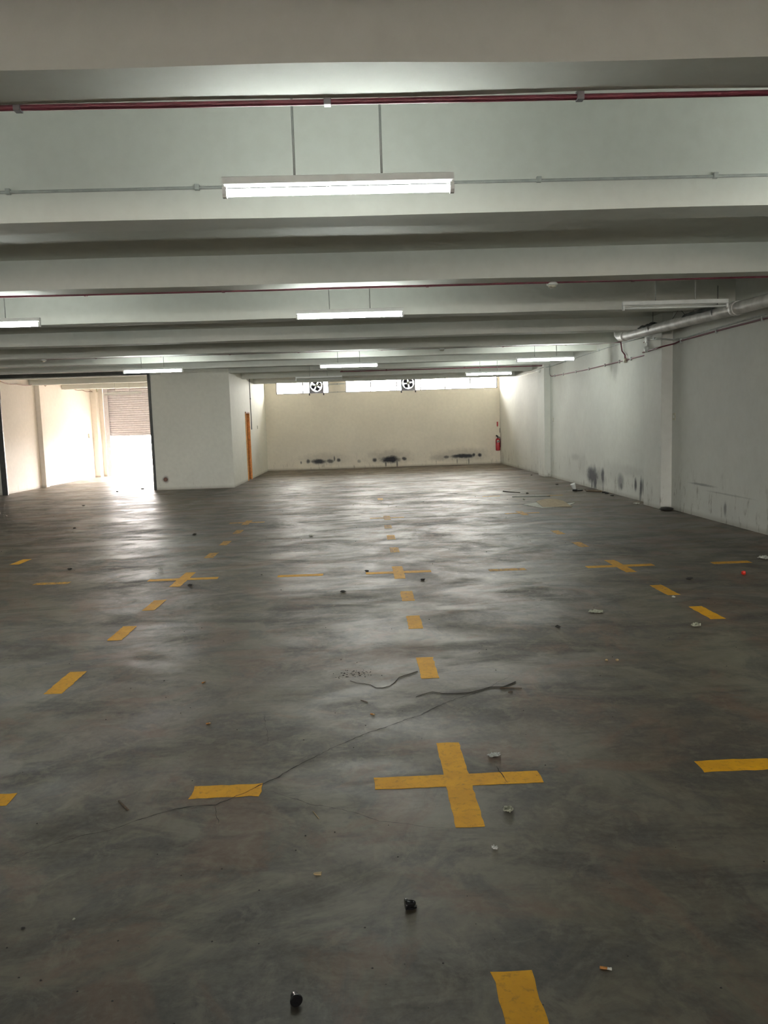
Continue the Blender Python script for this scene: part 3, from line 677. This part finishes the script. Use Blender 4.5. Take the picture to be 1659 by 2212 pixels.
# black moulded plugs
def plug(loc, rz, label):
    e = empty('rubber_plug', label, 'plug', loc=(loc[0], loc[1], 0), rz=rz, group=None)
    MB().lathe([(.017, 0), (.0185, .003), (.0175, .008), (.0135, .012), (.0115, .026), (.0075, .034), (.004, .037)], 18, axis=(1, 0, 0), origin=(-.016, 0, .0185)).build('plug_body', 'black', e)
    MB().prism([(-.006, -.006), (.010, -.008), (.024, -.002), (.026, .006), (.006, .010), (-.006, .008)], .0, .007).build('plug_flap', 'black', e)
    return e
plug((.112, 2.465), .15, 'shiny black rubber plug on the floor below the big cross')
plug((-.238, 2.055), 1.9, 'black rubber plug at the bottom edge of the photo')
def crumple(name, loc, size, mat, label, cat, seed, rz=0, h=.012):
    rr = random.Random(seed); a, b, c, dd = [rr.uniform(0, 6) for _ in range(4)]
    def fn(u, v):
        x = (u-.5)*size[0]*(1-.35*abs(v-.5)*2+.12*math.sin(v*9+a)); y = (v-.5)*size[1]*(1+.2*math.sin(u*8+b))
        return (x, y, .002+h*abs(math.sin(u*6+c)*math.cos(v*5+dd))+h*.25*(1+math.sin(u*21+v*17)))
    o = MB().grid(12, 9, fn, 0).build(name, mat); o.location = (loc[0], loc[1], 0); o.rotation_euler = (0, 0, rz)
    m = o.modifiers.new('thick', 'SOLIDIFY'); m.thickness = .0012
    return tag(o, label, cat)
crumple('plastic_scrap', (.598, 3.641), (.072, .040), 'foil', 'crumpled clear plastic scrap above the right arm of the big cross', 'scrap', 3, .3, .009)
crumple('dry_leaf', (.565, 3.10), (.046, .045), 'leaf', 'pale curled leaf right of the lower arm of the big cross', 'leaf', 5, .4, .009)
crumple('plastic_scrap', (.459, 2.812), (.022, .022), 'foil', 'tiny white scrap below the pale curled leaf', 'scrap', 6, .8, .007)
e = empty('cigarette_butt', 'cigarette butt with orange filter at lower right', 'cigarette butt', loc=(.67, 2.13, .0042), rz=-.28)
MB().tube([(-.016, 0, 0), (.006, 0, 0)], .0040, 10).build('filter', 'filter', e)
MB().tube([(.006, 0, 0), (.012, -.001, .0), (.017, .001, -.001)], .004, 10, rs=[.0041, .0035, .0046]).build('paper_end', 'paper', e)['label'] = 'torn white paper end'
MB_chip = MB().prism([(-.016, -.001), (-.010, -.006), (.012, -.009), (.014, .009), (-.006, .006), (-.014, .004)], 0, .004)
o = MB_chip.build('wood_chip', 'tan'); o.location = (-.209, 2.697, 0); tag(o, 'tan wedge shaped chip left of the upper black plug', 'chip')
def butt(loc, rz, label, L=.026):
    e = empty('cigarette_butt', label, 'cigarette butt', loc=(loc[0], loc[1], .004), rz=rz)
    MB().tube([(-L/2, 0, 0), (L*.15, 0, 0)], .0042, 8).build('filter', 'filter', e)
    MB().tube([(L*.15, 0, 0), (L/2, 0, 0)], .0038, 8).build('paper_end', 'tan', e)
butt((-.897, 4.216), .4, 'small orange butt left of centre above the left dash')
butt((.016, 4.253), -.5, 'small orange butt just left of the long crack')
butt((-1.065, 4.936), .9, 'small dark orange butt near the left column of dashes')
def stick(name, pts, r0, r1, mat, label, cat='twig'):
    P = []
    for a, b in zip(pts, pts[1:]):
        for k in range(3): t = k/3; P.append((a[0]+(b[0]-a[0])*t, a[1]+(b[1]-a[1])*t, 0))
    P.append((*pts[-1], 0)); n = len(P)
    rs = [r0+(r1-r0)*i/(n-1) for i in range(n)]; P = [(p[0], p[1], rs[i]+.0005) for i, p in enumerate(P)]
    return tag(MB().tube(P, r0, 6, rs=rs).build(name, mat), label, cat)
stick('twig', [(-.117,4.856),(-.076,4.809),(-.031,4.793),(.013,4.758),(.045,4.701),(.085,4.696),(.129,4.722),(.161,4.78),(.195,4.88),(.227,4.911),(.275,4.948),(.324,4.989)], .0010, .0024, 'twig', 'curved dark twig left of the third yellow dash')
stick('twig', [(.279,4.509),(.328,4.555),(.384,4.588),(.441,4.552),(.525,4.542),(.596,4.543),(.672,4.58),(.745,4.629),(.822,4.62),(.915,4.705)], .0011, .0028, 'twig', 'long forked dark twig lying over the crack')
stick('twig', [(.80, 4.60), (.86, 4.595), (.93, 4.585)], .0045, .002, 'wood', 'short brown stick beside the forked twig')
stick('twig', [(.835, 4.52), (.862, 4.53)], .003, .003, 'wood', 'tiny brown stick below the forked twig')
stick('twig', [(-.05, 4.49), (-.01, 4.45)], .0022, .002, 'wood', 'tiny twig left of the crack above the small butt')
stick('wood_splinter', [(-1.12, 3.33), (-1.055, 3.245)], .005, .004, 'wood', 'short brown splinter between the two left near paint marks', 'splinter')
stick('wood_splinter', [(-.255, 3.165), (-.225, 3.10)], .0018, .0012, 'tan', 'thin tan sliver below the left near dash', 'splinter')
blob('red_ball', (3.82, 7.67), (.046, .046, .045), 'redball', 'small bright red bit on the floor at right', 'litter', 1, jag=.08)
blob('stone_chip', (1.60, 5.065), (.02, .018, .012), 'tan', 'tiny tan crumb, left of a pair right of centre', 'crumb', 2)
blob('stone_chip', (1.67, 5.056), (.018, .018, .012), 'tan', 'tiny tan crumb, right of a pair right of centre', 'crumb', 3)
crumple('paper_scrap', (1.933, 6.391), (.13, .10), 'leaf', 'flat dull scrap left of the right column of dashes', 'scrap', 9, .2, .008)
crumple('paper_scrap', (2.536, 5.827), (.075, .07), 'leaf', 'small triangular pale scrap below the right column dashes', 'scrap', 11, .5, .018)
crumple('paper_scrap', (4.50, 8.50), (.22, .16), 'paper', 'pale scrap at the right photo edge near the far right dash', 'scrap', 12, .1, .02)
crumple('paper_scrap', (2.755, 6.80), (.03, .03), 'paper', 'tiny white scrap below the upper right dash', 'scrap', 13, .1, .012)
crumple('paper_scrap', (-2.417, 9.215), (.05, .05), 'paper', 'tiny white scrap above the left cross', 'scrap', 14, .1, .015)
crumple('paper_scrap', (-.786, 11.62), (.07, .07), 'paper', 'tiny white scrap between the left and middle distant dashes', 'scrap', 15, .1, .016)
blob('leaf_bit', (-1.017, 2.495), (.008, .012, .004), M['leaf'], 'tiny yellowish bit at lower left', 'leaf', 4)
for i, (x, y, s, lb) in enumerate(((-1.843, 8.167, .045, 'dark crumb below the left cross'), (-.221, 7.56, .05, 'dark crumb below the dash left of the middle cross'), (-1.151, 8.625, .02, 'dark speck left of the middle left dash'),
        (1.497, 5.954, .045, 'dark crumb right of the nearer middle dashes'), (3.222, 7.566, .06, 'dark flat crumb near the right cross'), (-3.564, 9.443, .05, 'dark crumb at far left of the floor'),
        (3.674, 17.261, .07, 'small black lump beyond the cardboard'), (4.862, 19.341, .08, 'dark lump near the distant right wall'), (5.006, 22.912, .07, 'dark lump by the more distant pillar'), (5.204, 16.105, .08, 'dark lump by the wall right of the wood scraps'),
        (-1.171, 2.458, .014, 'dark curl at the lower left'), (-6.337, 17.876, .07, 'dark flat scrap on the bright floor left'), (-5.00, 13.6, .05, 'dark flat scrap at left mid floor'), (-6.3, 22.6, .09, 'dark scrap in the bright opening'), (-6.8, 21.9, .09, 'dark flat scrap below the bright opening'),
        (.60, 8.0, .05, 'dark speck right of the middle cross'), (.02, 8.6, .05, 'dark flat crumb left of the middle cross'), (-2.651, 12.24, .06, 'dark crumb at left behind the distant dashes'))):
    blob('dirt_crumb', (x, y), (s, s*.8, min(.02, s*.35)), 'pebble', lb, 'crumb', 50+i)
stick('metal_rod', [(3.25, 17.9), (3.4, 17.6), (3.55, 17.45)], .012, .008, 'twig', 'dark bent stick beyond the cardboard, farther left', 'stick')
stick('metal_rod', [(3.2, 16.55), (3.6, 16.5), (3.98, 16.42)], .010, .010, 'grey_pipe', 'thin grey rod beyond the cardboard', 'rod')
crumple('paper_scrap', (3.308, 15.865), (.05, .08), 'paper', 'tiny white speck left of the grey rod', 'scrap', 21, 0, .02)
# cardboard
def sheet(name, P, z, mat, label, tilt=0):
    o = MB().prism(P, 0, .006).build(name, mat); o.location = (0, 0, z); return tag(o, label, 'cardboard')
sheet('cardboard_sheet', [(3.10, 14.95), (3.45, 15.25), (3.62, 14.9), (3.75, 14.35), (3.30, 14.25)], .002, 'paper', 'off-white board under the left of the brown cardboard')
sheet('cardboard_sheet', [(3.75, 14.75), (4.12, 15.0), (4.0, 14.75), (3.8, 14.4), (3.55, 14.45)], .002, 'paper', 'off-white board sticking out right of the brown cardboard')
def brown(u, v):
    x = 3.35+.52*u+.06*v; y = 14.38+.85*v-.1*u; return (x, y, .012+.05*math.sin(PI*min(1, max(0, u)))*v+.02*v)
o = MB().grid(6, 6, brown, 0).build('cardboard_sheet', 'card'); o.modifiers.new('thick', 'SOLIDIFY').thickness = .006; tag(o, 'brown cardboard piece on top of the off-white boards', 'cardboard')
# container by the wall
e = empty('plastic_cup', 'small white cup with dark rim lying by the right wall', 'cup', loc=(4.79, 17.43, 0), rz=.3)
MB().lathe([(.032, 0), (.036, .01), (.05, .10), (.053, .135)], 18, origin=(-.01, 0, .045), axis=(-.25, .1, .8)).build('cup_body', 'white_metal', e)
MB().lathe([(.052, 0), (.058, .02), (.05, .05)], 18, origin=(0, 0, .0), axis=(0, 0, 1)).build('dark_base', 'black', e)
MB().box((.07, -.03, 0), (.19, .02, .025)).build('dark_strip', 'black', e, .006)
stick('wood_scrap', [(5.0, 17.25), (5.12, 17.05), (5.25, 17.0)], .02, .014, 'wood', 'brown wood scrap by the stained right wall, left end of the pile', 'wood scrap')
stick('wood_scrap', [(5.05, 17.55), (5.22, 17.3)], .014, .01, 'wood', 'thin wood scrap against the right wall at the back of the pile', 'wood scrap')
stick('wood_scrap', [(5.15, 17.2), (5.30, 17.1)], .012, .012, 'tan', 'pale wood strip in the middle of the pile by the right wall', 'wood scrap')
tag(MB().tube([(5.22+.06*math.cos(a), 16.6+.11*math.sin(a), .02) for a in [(-2.2+4.4*i/12) for i in range(13)]], .014, 8).build('hose_clip', 'black'), 'dark curved loop at the right end of the wood scraps', 'loop')
crumple('paper_scrap', (5.12, 14.42), (.12, .10), 'paper', 'white scrap at the foot of the nearer pillar', 'scrap', 25, .1, .02)
e = blob('rubber_pad', (5.235, 13.26), (.25, .22, .055), 'pebble', 'dark lump at the foot of the nearer right pillar', 'lump', 8, jag=.06)
# fine grit, uncountable
mb = MB(); rr = random.Random(5)
for i in range(230):
    y = 2+rr.random()**1.6*16; x = rr.uniform(-.5*y-.2, min(5.2, .52*y+.2)); s = rr.uniform(.0012, .0035)*(1+y*.12); o0 = len(mb.v)
    for k in range(5):
        a = 2*PI*k/5+rr.uniform(-.4, .4); mb.v.append((x+math.cos(a)*s, y+math.sin(a)*s*.8, .0))
    mb.v.append((x, y, s*.9))
    for k in range(5): mb.f.append((o0+k, o0+(k+1) % 5, o0+5)); mb.sm.append(0)
# cluster of bark crumbs left of the third dash
for i in range(60):
    x = rr.uniform(-.23, .02); y = 4.98+rr.uniform(-.06, .10); s = rr.uniform(.002, .006); o0 = len(mb.v); a0 = rr.uniform(0, 6)
    for k in range(4):
        a = a0+2*PI*k/4; mb.v.append((x+math.cos(a)*s*(1.8 if k % 2 else .5), y+math.sin(a)*s, 0))
    mb.v.append((x, y, s*.6))
    for k in range(4): mb.f.append((o0+k, o0+(k+1) % 4, o0+4)); mb.sm.append(0)
g = mb.build('floor_grit', 'pebble'); g['kind'] = 'stuff'; tag(g, 'fine dark grit scattered over the floor', 'grit')
